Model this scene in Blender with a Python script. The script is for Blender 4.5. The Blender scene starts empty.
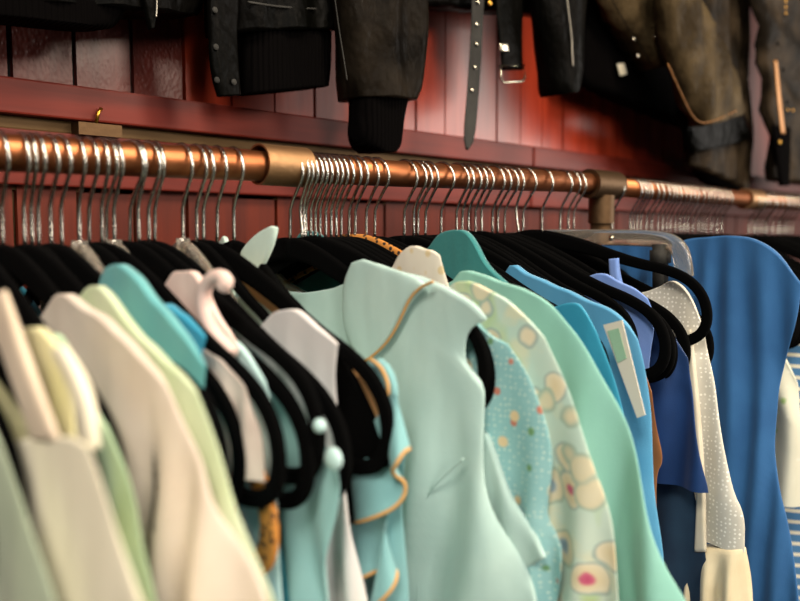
import bpy, bmesh, math, random
from mathutils import Vector, noise, Matrix
random.seed(7)
C = bpy.context.scene.collection
SC = bpy.context.scene
CAMZ = 1.50          # camera height
YR = 0.56            # rail axis, distance in front of the camera line
YW = 0.80            # face of the plank wall
# ------------------------------------------------------------------ survey of the place (lens 36 mm, measured from the photo)
f = 800.0
PITCH = math.atan(64/800.0)
TH = math.atan(815*math.cos(PITCH)/800)
Fv = Vector((math.cos(TH)*math.cos(PITCH), math.sin(TH)*math.cos(PITCH), -math.sin(PITCH)))
Rv = Vector((math.sin(TH), -math.cos(TH), 0))
Uv = Vector((math.cos(TH)*math.sin(PITCH), math.sin(TH)*math.sin(PITCH), math.cos(PITCH)))
def ray(x, y): return Fv + (x-400)/f*Rv + (300.5-y)/f*Uv
def on_x(x, y, X):
    d = ray(x, y); k = X/d.x
    return (YR-d.y*k, d.z*k+CAMZ)            # (u toward the shopper, z)
def on_y(x, y, Y):
    d = ray(x, y); k = Y/d.y
    return (d.x*k, d.z*k+CAMZ)               # (x, z)
# ------------------------------------------------------------------ materials
def lin(h):
    h = h.lstrip('#'); v = [int(h[i:i+2], 16)/255 for i in (0, 2, 4)]
    return tuple(((c+.055)/1.055)**2.4 if c > .04045 else c/12.92 for c in v)+(1,)
MATS = {}
class NT:
    def __init__(s, name, rough=.5, metal=0):
        s.m = bpy.data.materials.new(name); s.m.use_nodes = True
        s.t = s.m.node_tree; s.b = s.t.nodes['Principled BSDF']
        s.b.inputs['Roughness'].default_value = rough; s.b.inputs['Metallic'].default_value = metal
        s.tc = None
    def n(s, typ, **kw):
        nd = s.t.nodes.new(typ)
        for k, v in kw.items():
            if k in nd.inputs: nd.inputs[k].default_value = v
            else: setattr(nd, k, v)
        return nd
    def l(s, a, b): s.t.links.new(a, b)
    def co(s, scale=(1, 1, 1), rot=(0, 0, 0)):
        if not s.tc: s.tc = s.n('ShaderNodeTexCoord')
        mp = s.n('ShaderNodeMapping'); mp.inputs['Scale'].default_value = scale; mp.inputs['Rotation'].default_value = rot
        s.l(s.tc.outputs['Object'], mp.inputs['Vector']); return mp.outputs['Vector']
    def noise(s, scale, detail=3, vec=None, rough=.5):
        nd = s.n('ShaderNodeTexNoise'); nd.inputs['Scale'].default_value = scale; nd.inputs['Detail'].default_value = detail
        nd.inputs['Roughness'].default_value = rough
        s.l(vec or s.co(), nd.inputs['Vector']); return nd.outputs['Fac']
    def ramp(s, fac, stops, mode='LINEAR'):
        r = s.n('ShaderNodeValToRGB'); r.color_ramp.interpolation = mode
        e = r.color_ramp.elements
        while len(e) < len(stops): e.new(.5)
        for k, (p, c) in enumerate(stops): e[k].position = p; e[k].color = c
        s.l(fac, r.inputs['Fac']); return r.outputs['Color']
    def mix(s, fac, a, b):
        m = s.n('ShaderNodeMix', data_type='RGBA')
        if isinstance(fac, float): m.inputs['Factor'].default_value = fac
        else: s.l(fac, m.inputs['Factor'])
        for v, i in ((a, 6), (b, 7)):
            if isinstance(v, tuple): m.inputs[i].default_value = v
            else: s.l(v, m.inputs[i])
        return m.outputs[2]
    def bump(s, h, dist, strength=1.0, normal=None):
        b = s.n('ShaderNodeBump'); b.inputs['Distance'].default_value = dist; b.inputs['Strength'].default_value = strength
        s.l(h, b.inputs['Height'])
        if normal: s.l(normal, b.inputs['Normal'])
        return b.outputs['Normal']
    def col(s, c):
        if isinstance(c, tuple): s.b.inputs['Base Color'].default_value = c
        else: s.l(c, s.b.inputs['Base Color'])
    def nor(s, x): s.l(x, s.b.inputs['Normal'])
def cloth(name, c1, c2=None, rough=.85, weave=900, wr=.006, sheen=.15, wscale=14):
    t = NT(name, rough)
    c2 = c2 or c1
    t.col(t.ramp(t.noise(22, 4), [(.35, lin(c1)), (.68, lin(c2))]))
    nb = t.bump(t.noise(wscale, 3, t.co((1, 1, .35))), wr)
    nb = t.bump(t.noise(weave, 1), .0003, .5, nb)
    t.nor(nb)
    t.b.inputs['Sheen Weight'].default_value = sheen
    t.b.inputs['Specular IOR Level'].default_value = .2
    return t.m
def plain(name, c, rough=.5, metal=0, spec=.5, nscale=0, nd=.0005):
    t = NT(name, rough, metal); t.col(lin(c)); t.b.inputs['Specular IOR Level'].default_value = spec
    if nscale: t.nor(t.bump(t.noise(nscale, 3), nd))
    return t.m
def dotted(name, base, base2, dot, scale=150, size=.22, extra=None, rough=.85):
    t = NT(name, rough)
    c = t.ramp(t.noise(18, 4), [(.35, lin(base)), (.7, lin(base2))])
    v = t.n('ShaderNodeTexVoronoi'); v.inputs['Scale'].default_value = scale; v.inputs['Randomness'].default_value = .35
    t.l(t.co((.0001, 1, 1)), v.inputs['Vector'])
    msk = t.ramp(v.outputs['Distance'], [(size, (1, 1, 1, 1)), (size+.08, (0, 0, 0, 1))])
    c = t.mix(msk, c, lin(dot))
    if extra:
        for (col_, sc, thr, off) in extra:
            v2 = t.n('ShaderNodeTexVoronoi'); v2.inputs['Scale'].default_value = sc
            mp = t.n('ShaderNodeMapping'); mp.inputs['Location'].default_value = (off, off*1.7, off*.6); mp.inputs['Scale'].default_value = (.0001, 1, 1)
            t.l(t.tc.outputs['Object'], mp.inputs['Vector']); t.l(mp.outputs['Vector'], v2.inputs['Vector'])
            m2 = t.ramp(v2.outputs['Distance'], [(thr, (1, 1, 1, 1)), (thr+.05, (0, 0, 0, 1))])
            c = t.mix(m2, c, lin(col_))
    t.col(c); t.nor(t.bump(t.noise(16, 3, t.co((1, 1, .4))), .003))
    t.b.inputs['Specular IOR Level'].default_value = .2
    return t.m
def floral(name, base, base2):
    t = NT(name, .8)
    wob = t.n('ShaderNodeTexNoise'); wob.inputs['Scale'].default_value = 40
    t.l(t.co(), wob.inputs['Vector'])
    def flower(scale, loc, seq, stretch=(.0001, 1, 1), rnd=.8, rot=0):
        mp = t.n('ShaderNodeMapping'); mp.inputs['Location'].default_value = loc; mp.inputs['Scale'].default_value = stretch
        mp.inputs['Rotation'].default_value = (rot, 0, 0)
        ad = t.n('ShaderNodeMix', data_type='RGBA', blend_type='LINEAR_LIGHT'); ad.inputs['Factor'].default_value = .006
        t.l(t.tc.outputs['Object'], ad.inputs[6]); t.l(wob.outputs['Color'], ad.inputs[7])
        t.l(ad.outputs[2], mp.inputs['Vector'])
        v = t.n('ShaderNodeTexVoronoi'); v.inputs['Scale'].default_value = scale; v.inputs['Randomness'].default_value = rnd
        t.l(mp.outputs['Vector'], v.inputs['Vector'])
        col_ = t.ramp(v.outputs['Distance'], [(p, lin(c)) for p, c in seq])
        msk = t.ramp(v.outputs['Distance'], [(seq[-1][0], (1, 1, 1, 1)), (seq[-1][0]+.03, (0, 0, 0, 1))])
        return col_, msk
    c = t.ramp(t.noise(15, 3), [(.35, lin(base)), (.7, lin(base2))])
    c = t.mix(t.ramp(t.noise(34, 3), [(.5, (0, 0, 0, 1)), (.62, (.6, .6, .6, 1))]), c, lin('d9d2ae'))
    c = t.mix(t.ramp(t.noise(27, 2, t.co((1, 1, .6))), [(.56, (0, 0, 0, 1)), (.66, (.7, .7, .7, 1))]), c, lin('a9c06c'))
    lc, lm = flower(22, (.3, .2, .1), [(0, '9cba34'), (.26, 'b4cc5c'), (.3, 'a0bc80')], (.0001, 1.5, .55), .9, .5)
    c = t.mix(lm, c, lc)
    fc, fm = flower(33, (0, 0, 0), [(0, 'b8486a'), (.13, 'c86a80'), (.18, 'd8c8a4'), (.33, 'dcd2b6'), (.38, '93a9a4')])
    c = t.mix(fm, c, fc)
    gc, gm = flower(29, (1.3, 2.7, .4), [(0, '6f8f9e'), (.14, '93a7b0'), (.2, 'd6ceb2'), (.3, 'd4cbac'), (.36, '9cb2a2')])
    c = t.mix(gm, c, gc)
    t.col(c); t.nor(t.bump(t.noise(14, 3, t.co((1, 1, .4))), .003)); t.b.inputs['Specular IOR Level'].default_value = .2
    return t.m
def leopard():
    t = NT('leopard_velvet', .8)
    v = t.n('ShaderNodeTexVoronoi'); v.inputs['Scale'].default_value = 190; v.inputs['Randomness'].default_value = .9
    t.l(t.co(), v.inputs['Vector'])
    t.col(t.ramp(v.outputs['Distance'], [(.30, lin('1c1008')), (.42, lin('b8772e'))])); return t.m
def wood(name, c1, c2, rough=.3, stretch=(40, 40, 3), coat=.6, hammered=False):
    t = NT(name, rough)
    g = t.noise(1.0, 5, t.co(stretch), .6)
    big = t.noise(7, 2)
    c = t.ramp(g, [(.3, lin(c1)), (.7, lin(c2))])
    c = t.mix(t.ramp(big, [(.4, (0, 0, 0, 1)), (.75, (.5, .5, .5, 1))]), c, lin(c1))
    t.col(c)
    if hammered:
        v = t.n('ShaderNodeTexVoronoi', feature='SMOOTH_F1'); v.inputs['Scale'].default_value = 290
        t.l(t.co((1, 1, .7)), v.inputs['Vector']); t.nor(t.bump(v.outputs['Distance'], (.0009)))
    else:
        t.nor(t.bump(g, .0005))
    t.b.inputs['Specular IOR Level'].default_value = .25
    t.b.inputs['Coat Weight'].default_value = coat; t.b.inputs['Coat Roughness'].default_value = .25
    return t.m
def leather(name, c1, c2, rough=.38):
    t = NT(name, rough)
    t.col(t.ramp(t.noise(16, 5), [(.38, lin(c1)), (.7, lin(c2))]))
    nb = t.bump(t.noise(11, 4, t.co((1, 1, .6)), .65), .014)
    t.nor(t.bump(t.noise(260, 2), .0005, .6, nb)); t.b.inputs['Specular IOR Level'].default_value = .025; return t.m
def rib(name, c):
    t = NT(name, .95); t.col(lin(c)); w = t.n('ShaderNodeTexWave'); w.inputs['Scale'].default_value = 60
    t.l(t.co(), w.inputs['Vector']); t.nor(t.bump(w.outputs['Fac'], .001)); t.b.inputs['Specular IOR Level'].default_value = .02
    return t.m
M = dict(
    velvet=None, hook=None)
def velvet(name, c):
    t = NT(name, 1.0); t.col(lin(c)); t.b.inputs['Specular IOR Level'].default_value = .05
    t.b.inputs['Sheen Weight'].default_value = .0; t.nor(t.bump(t.noise(1500, 1), .0003)); return t.m
M['velvet'] = velvet('black_velvet', '040404')
M['tanvelvet'] = velvet('tan_velvet', 'd8a670')
M['leopard'] = leopard()
M['hook'] = plain('chromed_steel', 'b9b4aa', .22, 1, nscale=500, nd=.0006)
M['copper'] = plain('copper_tube', 'a06440', .43, 1, nscale=60, nd=.0004)
M['collar'] = plain('tarnished_brass', 'a07c58', .5, 1, nscale=120, nd=.0005)
M['tee'] = plain('dark_bronze', '5a4632', .55, 1, nscale=120, nd=.0005); M['clear'] = None
t = NT('clear_plastic', .12); t.col(lin('f2e8d8')); t.b.inputs['Transmission Weight'].default_value = .9; t.b.inputs['IOR'].default_value = 1.42; M['clear'] = t.m
M['ham'] = wood('hammered_red_panel', '4a1e18', '6a2e26', .42, hammered=True, coat=.2)
M['plank'] = wood('red_stained_plank', '7a2210', 'a83c22', .42, coat=.4)
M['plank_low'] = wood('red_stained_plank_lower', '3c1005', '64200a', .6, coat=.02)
M['trim'] = wood('red_stained_trim', '4c130a', '722213', .55, (3, 40, 40), coat=.05)
M['ochre'] = plain('ochre_backing', '523a16', .8)
M['dark'] = plain('dark_groove', '0b0605', .9)
M['black_leather'] = leather('black_leather', '030302', '090807', .42)
M['brown_leather'] = leather('worn_brown_leather', '2a2216', '51442f', .5)
M['grey_leather'] = leather('grey_brown_leather', '15110c', '382e22', .5)
M['olive_leather'] = leather('dark_olive_leather', '080604', '1f1a14', .42)
M['rib'] = rib('black_rib_knit', '050404')
M['strap'] = leather('charcoal_strap_leather', '2c2b29', '3a3936', .5)
M['brass'] = plain('brass', 'c9953c', .3, 1)
M['nickel'] = plain('nickel', 'c4bba8', .25, 1)
M['bronze_zip'] = plain('zip_bronze', '9a6a38', .45, .6)
M['greyzip'] = plain('zip_steel', '8a8478', .4, .8)
M['tan_pipe'] = plain('tan_piping', 'c89a5c', .8)
# ------------------------------------------------------------------ mesh helpers
def link(name, me, mats, parent=None, loc=(0, 0, 0), smooth=True):
    o = bpy.data.objects.new(name, me); C.objects.link(o)
    for m in (mats if isinstance(mats, (list, tuple)) else [mats]): me.materials.append(m)
    if smooth: me.polygons.foreach_set('use_smooth', [True]*len(me.polygons))
    o.location = loc
    if parent: o.parent = parent
    return o
def mesh(name, v, fc):
    me = bpy.data.meshes.new(name); me.from_pydata([tuple(p) for p in v], [], fc)
    bm = bmesh.new(); bm.from_mesh(me); bmesh.ops.recalc_face_normals(bm, faces=bm.faces); bm.to_mesh(me); bm.free()
    return me
def tag(o, label, cat, group=None):
    o['label'] = label; o['category'] = cat
    if group: o['group'] = group
    return o
def thing(name, label, cat, loc, group=None):
    o = bpy.data.objects.new(name, None); C.objects.link(o); o.location = loc; o.empty_display_size = .02
    return tag(o, label, cat, group)
def chaikin(P, n=2, closed=False):
    P = [Vector(p) for p in P]
    for _ in range(n):
        Q = [] if closed else [P[0]]
        rng = range(len(P)) if closed else range(len(P)-1)
        for i in rng:
            a, b = P[i], P[(i+1) % len(P)]
            Q += [a*.75+b*.25, a*.25+b*.75]
        if not closed: Q.append(P[-1])
        P = Q
    return P
def tube_vf(path, r, seg=8, closed=False, flat=None, side=None):
    """sweep; flat=(a,b): half size along in-plane normal, half size along 'side'."""
    P = [Vector(p) for p in path]; n = len(P); V = []; F = []
    up = Vector(side) if side else None
    prev = None
    for i in range(n):
        a = P[(i-1) % n] if closed or i > 0 else P[i]; b = P[(i+1) % n] if closed or i < n-1 else P[i]
        tg = (b-a).normalized()
        if up is not None: s = up; q = tg.cross(s).normalized()
        else:
            ref = prev if prev is not None else (Vector((1, 0, 0)) if abs(tg.x) < .9 else Vector((0, 0, 1)))
            q = (ref-tg*ref.dot(tg)).normalized(); prev = q; s = tg.cross(q)
        for k in range(seg):
            an = 2*math.pi*k/seg
            if flat:
                fl_ = flat(P[i]) if callable(flat) else flat
                cx, sx = math.cos(an), math.sin(an); e = .5
                V.append(P[i]+q*fl_[0]*math.copysign(abs(cx)**e, cx)+s*fl_[1]*math.copysign(abs(sx)**e, sx))
            else: V.append(P[i]+(q*math.cos(an)+s*math.sin(an))*r)
    m = n if closed else n-1
    for i in range(m):
        for k in range(seg):
            a = i*seg+k; b = i*seg+(k+1) % seg; j = (i+1) % n
            F.append((a, b, j*seg+(k+1) % seg, j*seg+k))
    if not closed:
        F.append(tuple(range(seg))); F.append(tuple((n-1)*seg+k for k in range(seg)))
    return V, F
def join(parts):
    V = []; F = []
    for v, fc in parts:
        o = len(V); V += v; F += [tuple(i+o for i in t_) for t_ in fc]
    return V, F
def box_vf(x0, x1, y0, y1, z0, z1):
    V = [Vector((x, y, z)) for x in (x0, x1) for y in (y0, y1) for z in (z0, z1)]
    return V, [(0, 1, 3, 2), (4, 6, 7, 5), (0, 4, 5, 1), (2, 3, 7, 6), (0, 2, 6, 4), (1, 5, 7, 3)]
def cyl_vf(p0, p1, r, seg=20): return tube_vf([p0, p1], r, seg)
def ring_vf(x0, x1, y, z, ro, ri, seg=28):
    V = []; F = []
    for (x, r) in ((x0, ri), (x0, ro), (x1, ro), (x1, ri)):
        for k in range(seg):
            a = 2*math.pi*k/seg; V.append(Vector((x, y+r*math.cos(a), z+r*math.sin(a))))
    for i in range(4):
        j = (i+1) % 4
        for k in range(seg):
            k2 = (k+1) % seg; F.append((i*seg+k, i*seg+k2, j*seg+k2, j*seg+k))
    return V, F
def sphere_vf(c, rx, ry, rz, n=12):
    V = []; F = []
    for i in range(n+1):
        t_ = math.pi*i/n
        for k in range(2*n):
            a = math.pi*k/n
            V.append(Vector(c)+Vector((rx*math.sin(t_)*math.cos(a), ry*math.sin(t_)*math.sin(a), rz*math.cos(t_))))
    for i in range(n):
        for k in range(2*n):
            k2 = (k+1) % (2*n); F.append((i*2*n+k, i*2*n+k2, (i+1)*2*n+k2, (i+1)*2*n+k))
    return V, F
def sst(a, b, x):
    x = min(1, max(0, (x-a)/(b-a))); return x*x*(3-2*x)
def nest(u, z): # shared drape of clothes pressed together
    return .006*noise.noise(Vector((u*9, z*3.2, 4.4)))
# ------------------------------------------------------------------ garments
def interp(T, x):
    """T: list of (key, value), increasing key"""
    if x <= T[0][0]: return T[0][1]
    for (a, va), (b, vb) in zip(T, T[1:]):
        if x <= b: return va+(vb-va)*(x-a)/max(1e-9, b-a)
    return T[-1][1]
def garment_mesh(name, X, pts, tip, T=.006, A=.003, lam=.05, hem=None, scoop=.03, seed=0, far=None, nu=70, nz=60, wob=1.0, g0=(.02, .4)):
    """A hanging garment, front and back cloth closed at the edges. pts: near outline, shoulder start .. hem; tip: index of the shoulder tip."""
    uz = [Vector((*on_x(x, y, X), 0)) for x, y in pts]
    top = [(p.x, p.y) for p in (chaikin(uz[:tip+1], 2) if tip > 1 else uz[:tip+1])]
    side = [p for p in (chaikin(uz[tip:], 2))]
    zt = top[-1][1]
    sd = []; zl = 1e9
    for p in side:
        if p.y < zl-1e-5: sd.append((-p.y, p.x)); zl = p.y
    zh = hem if hem is not None else zl-.25
    if zh < zl:
        (a, ua), (b, ub) = sd[max(0, len(sd)-4)], sd[-1]
        sl = (ub-ua)/max(1e-6, b-a); sl = max(-.3, min(.3, sl))
        sd.append((-zh, ub+sl*.5*(zl-zh)))
    tp = []
    for u, z in top:
        if not tp or u > tp[-1][0]+1e-5: tp.append((u, z))
    u0, z0 = tp[0]; ut = tp[-1][0]
    def ridge(u):
        u = abs(u)
        if u < u0: return z0-scoop*(1-(u/max(u0, 1e-4))**2)
        return interp(tp, u)
    rnd = random.Random(seed); ph = rnd.random()*6
    V = []; F = []; idx = {}
    def P(c, b):
        ac = abs(c)
        ztop = ridge(ac*ut)+.0022*noise.noise(Vector((ac*9, seed*4.1, 7))); z = ztop*(1-b)+zh*b
        zs = zt*(1-b)+zh*b
        w = interp(sd, -zs)+.004*sst(0, .15, b)*noise.noise(Vector((z*14, seed*2.3, 1+c)))
        if c < 0 and far: w = min(w, far)
        if c < 0: w = min(w, .205)
        # stay on the traced ridge near the top
        u = c*(ut*(1-sst(0, .12, b))+w*sst(0, .12, b)) if False else c*w
        t = T*(.45+.55*sst(.0, .3, b))*math.sqrt(max(0, 1-ac**6))
        g = sst(g0[0], g0[1], b)
        d = nest(u, z)*sst(.12, .45, b)*wob+1.5*A*g*(math.sin(2*math.pi*u/lam+ph+4*noise.noise(Vector((u*11, z*4, seed*3.1))))+.7*noise.noise(Vector((u*30, z*8, seed*1.7))))
        return u, z, d, t
    nc = 2*nu
    for s in (0, 1):
        for j in range(nz+1):
            b = (j/nz)**1.35
            for i in range(nc+1):
                c = -1+2*i/nc
                c = math.copysign(1-(1-abs(c))**1.6, c)
                if s and i in (0, nc): idx[(s, j, i)] = idx[(0, j, i)]; continue
                u, z, d, t = P(c, b)
                idx[(s, j, i)] = len(V)
                V.append(Vector((d+(-t if s == 0 else t), -u, z-(CAMZ))))
    for s in (0, 1):
        for j in range(nz):
            for i in range(nc):
                F.append((idx[(s, j, i)], idx[(s, j, i+1)], idx[(s, j+1, i+1)], idx[(s, j+1, i)]))
    for i in range(nc):   # close shoulder ridge
        q = [idx[(0, 0, i)], idx[(0, 0, i+1)], idx[(1, 0, i+1)], idx[(1, 0, i)]]
        q = list(dict.fromkeys(q))
        if len(q) > 2: F.append(tuple(q))
    return mesh(name, V, F)
def garment(name, label, cat, X, pts, tip, mat, parts=False, partname='body', group=None, **k):
    me = garment_mesh(name, X, pts, tip, **k)
    if parts:
        r = thing(name, label, cat, (X, YR, CAMZ), group)
        link(partname, me, mat, r); return r
    o = link(name, me, mat, None, (X, YR, CAMZ)); return tag(o, label, cat, group)
def pillow_x(name, X, rows, T, mat, parent, A=.0, lam=.03, n=24, sm=2, seed=0, dx=0, cap=True):
    """closed soft panel in the plane of a hanger; rows of (left px, right px)"""
    L = chaikin([Vector((*on_x(r[0], r[1], X), 0)) for r in rows], sm); R = chaikin([Vector((*on_x(r[2], r[3], X), 0)) for r in rows], sm)
    V = []; F = []
    m = len(L)
    for j in range(m):
        for k in range(2*n):
            s = 0 if k <= n else 1
            c = (k/n) if s == 0 else (2*n-k)/n
            p = L[j]*(1-c)+R[j]*c
            e = 1-abs(2*c-1)**4
            t = T*math.sqrt(max(0, e))*(.35+.65*math.sin(math.pi*min(1, max(0, (j+.6)/(m+.2))))**.5)
            d = A*sst(0, .5, j/m)*math.sin(2*math.pi*p.x/lam+seed+2*noise.noise(Vector((p.x*8, p.y*6, seed))))
            V.append(Vector((dx+d+(-t if s == 0 else t), -p.x, p.y-CAMZ)))
    q = 2*n
    for j in range(m-1):
        for k in range(q): F.append((j*q+k, j*q+(k+1) % q, (j+1)*q+(k+1) % q, (j+1)*q+k))
    F.append(tuple(range(q))); F.append(tuple((m-1)*q+k for k in range(q)))
    o = link(name, mesh(name, V, F), mat, parent)
    if not parent: o.location = (X, YR, CAMZ)
    return o
def path_x(X, pts, dx=0):
    out = []
    for p in pts:
        u, z = on_x(p[0], p[1], X); out.append(Vector((dx+(p[2] if len(p) > 2 else 0), -u, z-CAMZ)))
    return out
def cord_x(name, X, pts, r, mat, parent, dx=0, sm=2, seg=8):
    V, F = tube_vf(chaikin(path_x(X, pts, dx), sm), r, seg)
    o = link(name, mesh(name, V, F), mat, parent)
    if not parent: o.location = (X, YR, CAMZ)
    return o
# ------------------------------------------------------------------ setting
def struct(o): o['kind'] = 'structure'; return o
GAP0, PW = .2755, .0605
Z_T1 = on_y(0, 75, YW-.016)[1]; Z_T2 = on_y(0, 112, YW-.016)[1]
Z_L1 = on_y(0, 127, YW-.012)[1]; Z_L2 = on_y(0, 184, YW-.012)[1]
parts = []; pm = []
def addbox(b, mi): parts.append(b); pm.extend([mi]*6)
x = GAP0-PW*14; k = -14
while x < 4.2:
    g = .006 if k in (0, 1, 2, -1) else .0034
    ham = 1 if k < 3 else 0
    addbox(box_vf(x+g/2, x+PW-.0017, YW+.0015*((k*7) % 3)/2, YW+.012, Z_T1-.01, 2.9), ham)
    addbox(box_vf(x+.002, x+PW-.002, YW+.001*((k*5) % 3), YW+.012, 0, Z_L2+.01), 2)
    x += PW; k += 1
addbox(box_vf(GAP0-PW*14, 4.2, YW+.008, YW+.06, Z_T1-.02, 2.9), 3)
addbox(box_vf(GAP0-PW*14, 4.2, YW+.0085, YW+.06, 0, Z_L2), 4)
addbox(box_vf(GAP0-PW*14, 4.2, YW+.002, YW+.06, Z_L2-.004, Z_T1), 4)
V, F = join(parts); me = mesh('wall_back', V, F); o = struct(link('wall_back', me, [M['plank'], M['ham'], M['plank_low'], M['dark'], M['ochre']], smooth=False))
me.polygons.foreach_set('material_index', pm)
def board(name, z0, z1, y0, mat, xs, bev=.002):
    P = [box_vf(a, b, y0, YW+.01, z0, z1) for a, b in xs]
    V, F = join(P); o = struct(link(name, mesh(name, V, F), mat, smooth=False))
    bv = o.modifiers.new('edge', 'BEVEL'); bv.width = bev; bv.segments = 2
    return o
xj = on_y(525, 160, YW)[0]
board('trim_1', Z_T2, Z_T1, YW-.016, M['trim'], [(-.57, xj), (xj+.004, 4.2)])
board('trim_2', Z_L2, Z_L1, YW-.012, M['trim'], [(-.57, xj), (xj+.004, 4.2)])
board('trim_3', Z_L1, Z_T2, YW-.004, M['ochre'], [(-.57, 4.2)])
bx_, bz_ = on_y(100, 131, YW-.02)
br = thing('metal_bracket', 'small dark metal bracket with a brass tip on the trim at left', 'bracket', (bx_, YW-.016, bz_))
o_ = link('plate', mesh('plate', *box_vf(-.022, .022, -.006, .012, -.005, .007)), M['tee'], br, smooth=False)
o_ = link('tip', mesh('tip', *tube_vf([(-.004, -.004, .006), (-.002, -.006, .018), (.002, -.004, .022)], .002, 8)), M['brass'], br); o_['label'] = 'brass tip'
fl = NT('worn_floor_boards', .5); fl.col(fl.ramp(fl.noise(1, 5, fl.co((2, 30, 1))), [(.3, lin('2a1a10')), (.7, lin('4a3020'))]))
V, F = box_vf(-3, 6, -3.5, YW+.06, -.1, 0); struct(link('floor', mesh('floor', V, F), fl.m, smooth=False))
# ------------------------------------------------------------------ the rail
def railpt(px, py):
    X, z = on_y(px, py, YR); return Vector((X, YR, z))
RS = [[railpt(-330, 137), railpt(0, 152.5), railpt(268, 166.5), railpt(280, 167)],
      [railpt(280, 167), railpt(400, 174), railpt(600, 183.5)],
      [railpt(606, 186), railpt(745, 199)],
      [railpt(750, 199.5), railpt(900, 213)]]
RS[0][0].z = RS[0][1].z; RS[0][0].x = -.25
RS[3][1].x = 2.6; RS[3][1].z = RS[3][0].z-.004
def rail_z(X):
    for seg in RS:
        if seg[0].x-1e-6 <= X <= seg[-1].x: return interp([(p.x, p.z) for p in seg], X)
    return RS[-1][0].z
RR = .0125
rail = thing('clothes_rail', 'long copper pipe clothes rail carrying every dress and blouse along the wall', 'clothes rail', (RS[1][0].x, YR, 0))
ro = rail.location.copy()
def rpart(name, vf, mat, label=None, smooth=True):
    V, F = vf; V = [v-ro for v in V]
    o = link(name, mesh(name, V, F), mat, rail, smooth=smooth)
    if label: o['label'] = label
    return o
for seg in RS: rpart('pipe', tube_vf(seg, RR, 28, side=(0, 1, 0)), M['copper'])
def autosm(o):
    o.data.set_sharp_from_angle(angle=.7)
xa, xb = railpt(258, 166).x, railpt(304, 168).x
autosm(rpart('collar', ring_vf(xa, xb, YR, rail_z(railpt(280, 167).x)+.001, .0172, .0155), M['collar'], 'wide tan brass collar over the pipe joint'))
xc, xd = railpt(588, 185).x, railpt(615, 186).x
tz = (RS[1][-1].z+RS[2][0].z)/2
autosm(rpart('tee_fitting', join([ring_vf(xc, xd, YR, tz, .0185, .0135), cyl_vf((xc*.5+xd*.5, YR, tz-.014), (xc*.5+xd*.5, YR, tz-.05), .0165, 24)]), M['tee'], 'bronze tee fitting above the upright post'))
rpart('post', cyl_vf((xc*.5+xd*.5, YR, tz-.045), (xc*.5+xd*.5, YR, 0), RR*1.1, 24), M['tee'], 'upright post under the tee fitting')
xe = railpt(745, 199).x; xf = railpt(758, 200).x
autosm(rpart('collar', ring_vf(xe-.005, xf, YR, RS[2][-1].z, .0172, .0135), M['collar'], 'small tan collar at the far joint'))
for xx in (-.22, 2.4): rpart('post', cyl_vf((xx, YR, rail_z(xx)), (xx, YR, 0), RR*1.1, 20), M['collar'])
# ------------------------------------------------------------------ hangers
def hook_vf(low=-.078):
    rc, zc = .0172, -.0027-.0012
    P = []
    for a in range(-48, 196, 12):
        P.append((0, -rc*math.cos(math.radians(a)), zc+rc*math.sin(math.radians(a))))
    P = [(0, 0, low), (0, 0, -.052), (0, -.0002, -.036), (0, -.0035, -.0285)]+P
    return tube_vf(P, .0015, 8, side=(1, 0, 0))
ARM = [(0, -.0645), (.012, -.0655), (.03, -.0685), (.055, -.0765), (.085, -.088), (.115, -.102), (.145, -.1155), (.172, -.125), (.194, -.137), (.207, -.153), (.2105, -.172), (.205, -.188), (.192, -.196), (.17, -.1985), (.1, -.199), (0, -.199)]
def body_vf(w=.0052, th=.0027, sc=1.0):
    half = ARM[1:-1]
    P = [(0, -u*sc, z-.004) for u, z in half]+[(0, 0, -.203)]+[(0, u*sc, z-.004) for u, z in half[::-1]]+[(0, 0, -.0695)]
    P = chaikin(P, 2, True)
    loop = tube_vf(P, 0, 10, True, lambda p: (w+(.0045*(1-sst(.0, .17, abs(p.y))) if p.z > -.14 else 0), th), (1, 0, 0))
    neck = tube_vf([(0, 0, -.078), (0, 0, -.068), (0, 0, -.064), (0, 0, -.0615)], .0046, 12)
    return join([loop, neck])
HOOK = mesh('hook', *hook_vf()); HOOKL = mesh('hook', *hook_vf(-.112)); BODY = mesh('body', *body_vf()); BODYT = mesh('body', *body_vf()); BODYL = mesh('body', *body_vf(.0075))
for me_, m_ in ((HOOK, 'hook'), (HOOKL, 'hook'), (BODY, 'velvet'), (BODYT, 'tanvelvet'), (BODYL, 'leopard')):
    me_.materials.append(M[m_]); me_.polygons.foreach_set('use_smooth', [True]*len(me_.polygons))
def clear_vf():
    # clear plastic skirt hanger: straight bar with down-turned ends
    pts = [(.0, -.066), (.03, -.067), (.08, -.069), (.125, -.071), (.15, -.074), (.162, -.083), (.166, -.1), (.167, -.112)]
    P = [(0, -u, z) for u, z in pts[::-1]]+[(0, u, z) for u, z in pts[1:]]
    bar = tube_vf(chaikin(P, 2), 0, 10, False, (.0088, .0045), (1, 0, 0))
    return join([bar, tube_vf([(0, 0, -.07), (0, 0, -.058)], .005, 12)])
CLEAR = mesh('body', *clear_vf()); CLEAR.materials.append(M['clear']); CLEAR.polygons.foreach_set('use_smooth', [True]*len(CLEAR.polygons))
def clear2_vf():
    pts = [(0, -.066), (.02, -.067), (.05, -.078), (.09, -.095), (.13, -.112), (.16, -.125)]
    P = [(0, -u, z) for u, z in pts[::-1]]+[(0, u, z) for u, z in pts[1:]]
    return join([tube_vf(chaikin(P, 2), 0, 10, False, (.007, .004), (1, 0, 0)), tube_vf([(0, 0, -.07), (0, 0, -.056)], .006, 12)])
CLEAR2 = mesh('body', *clear2_vf()); CLEAR2.materials.append(M['clear']); CLEAR2.polygons.foreach_set('use_smooth', [True]*len(CLEAR2.polygons))
HX = []
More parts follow.
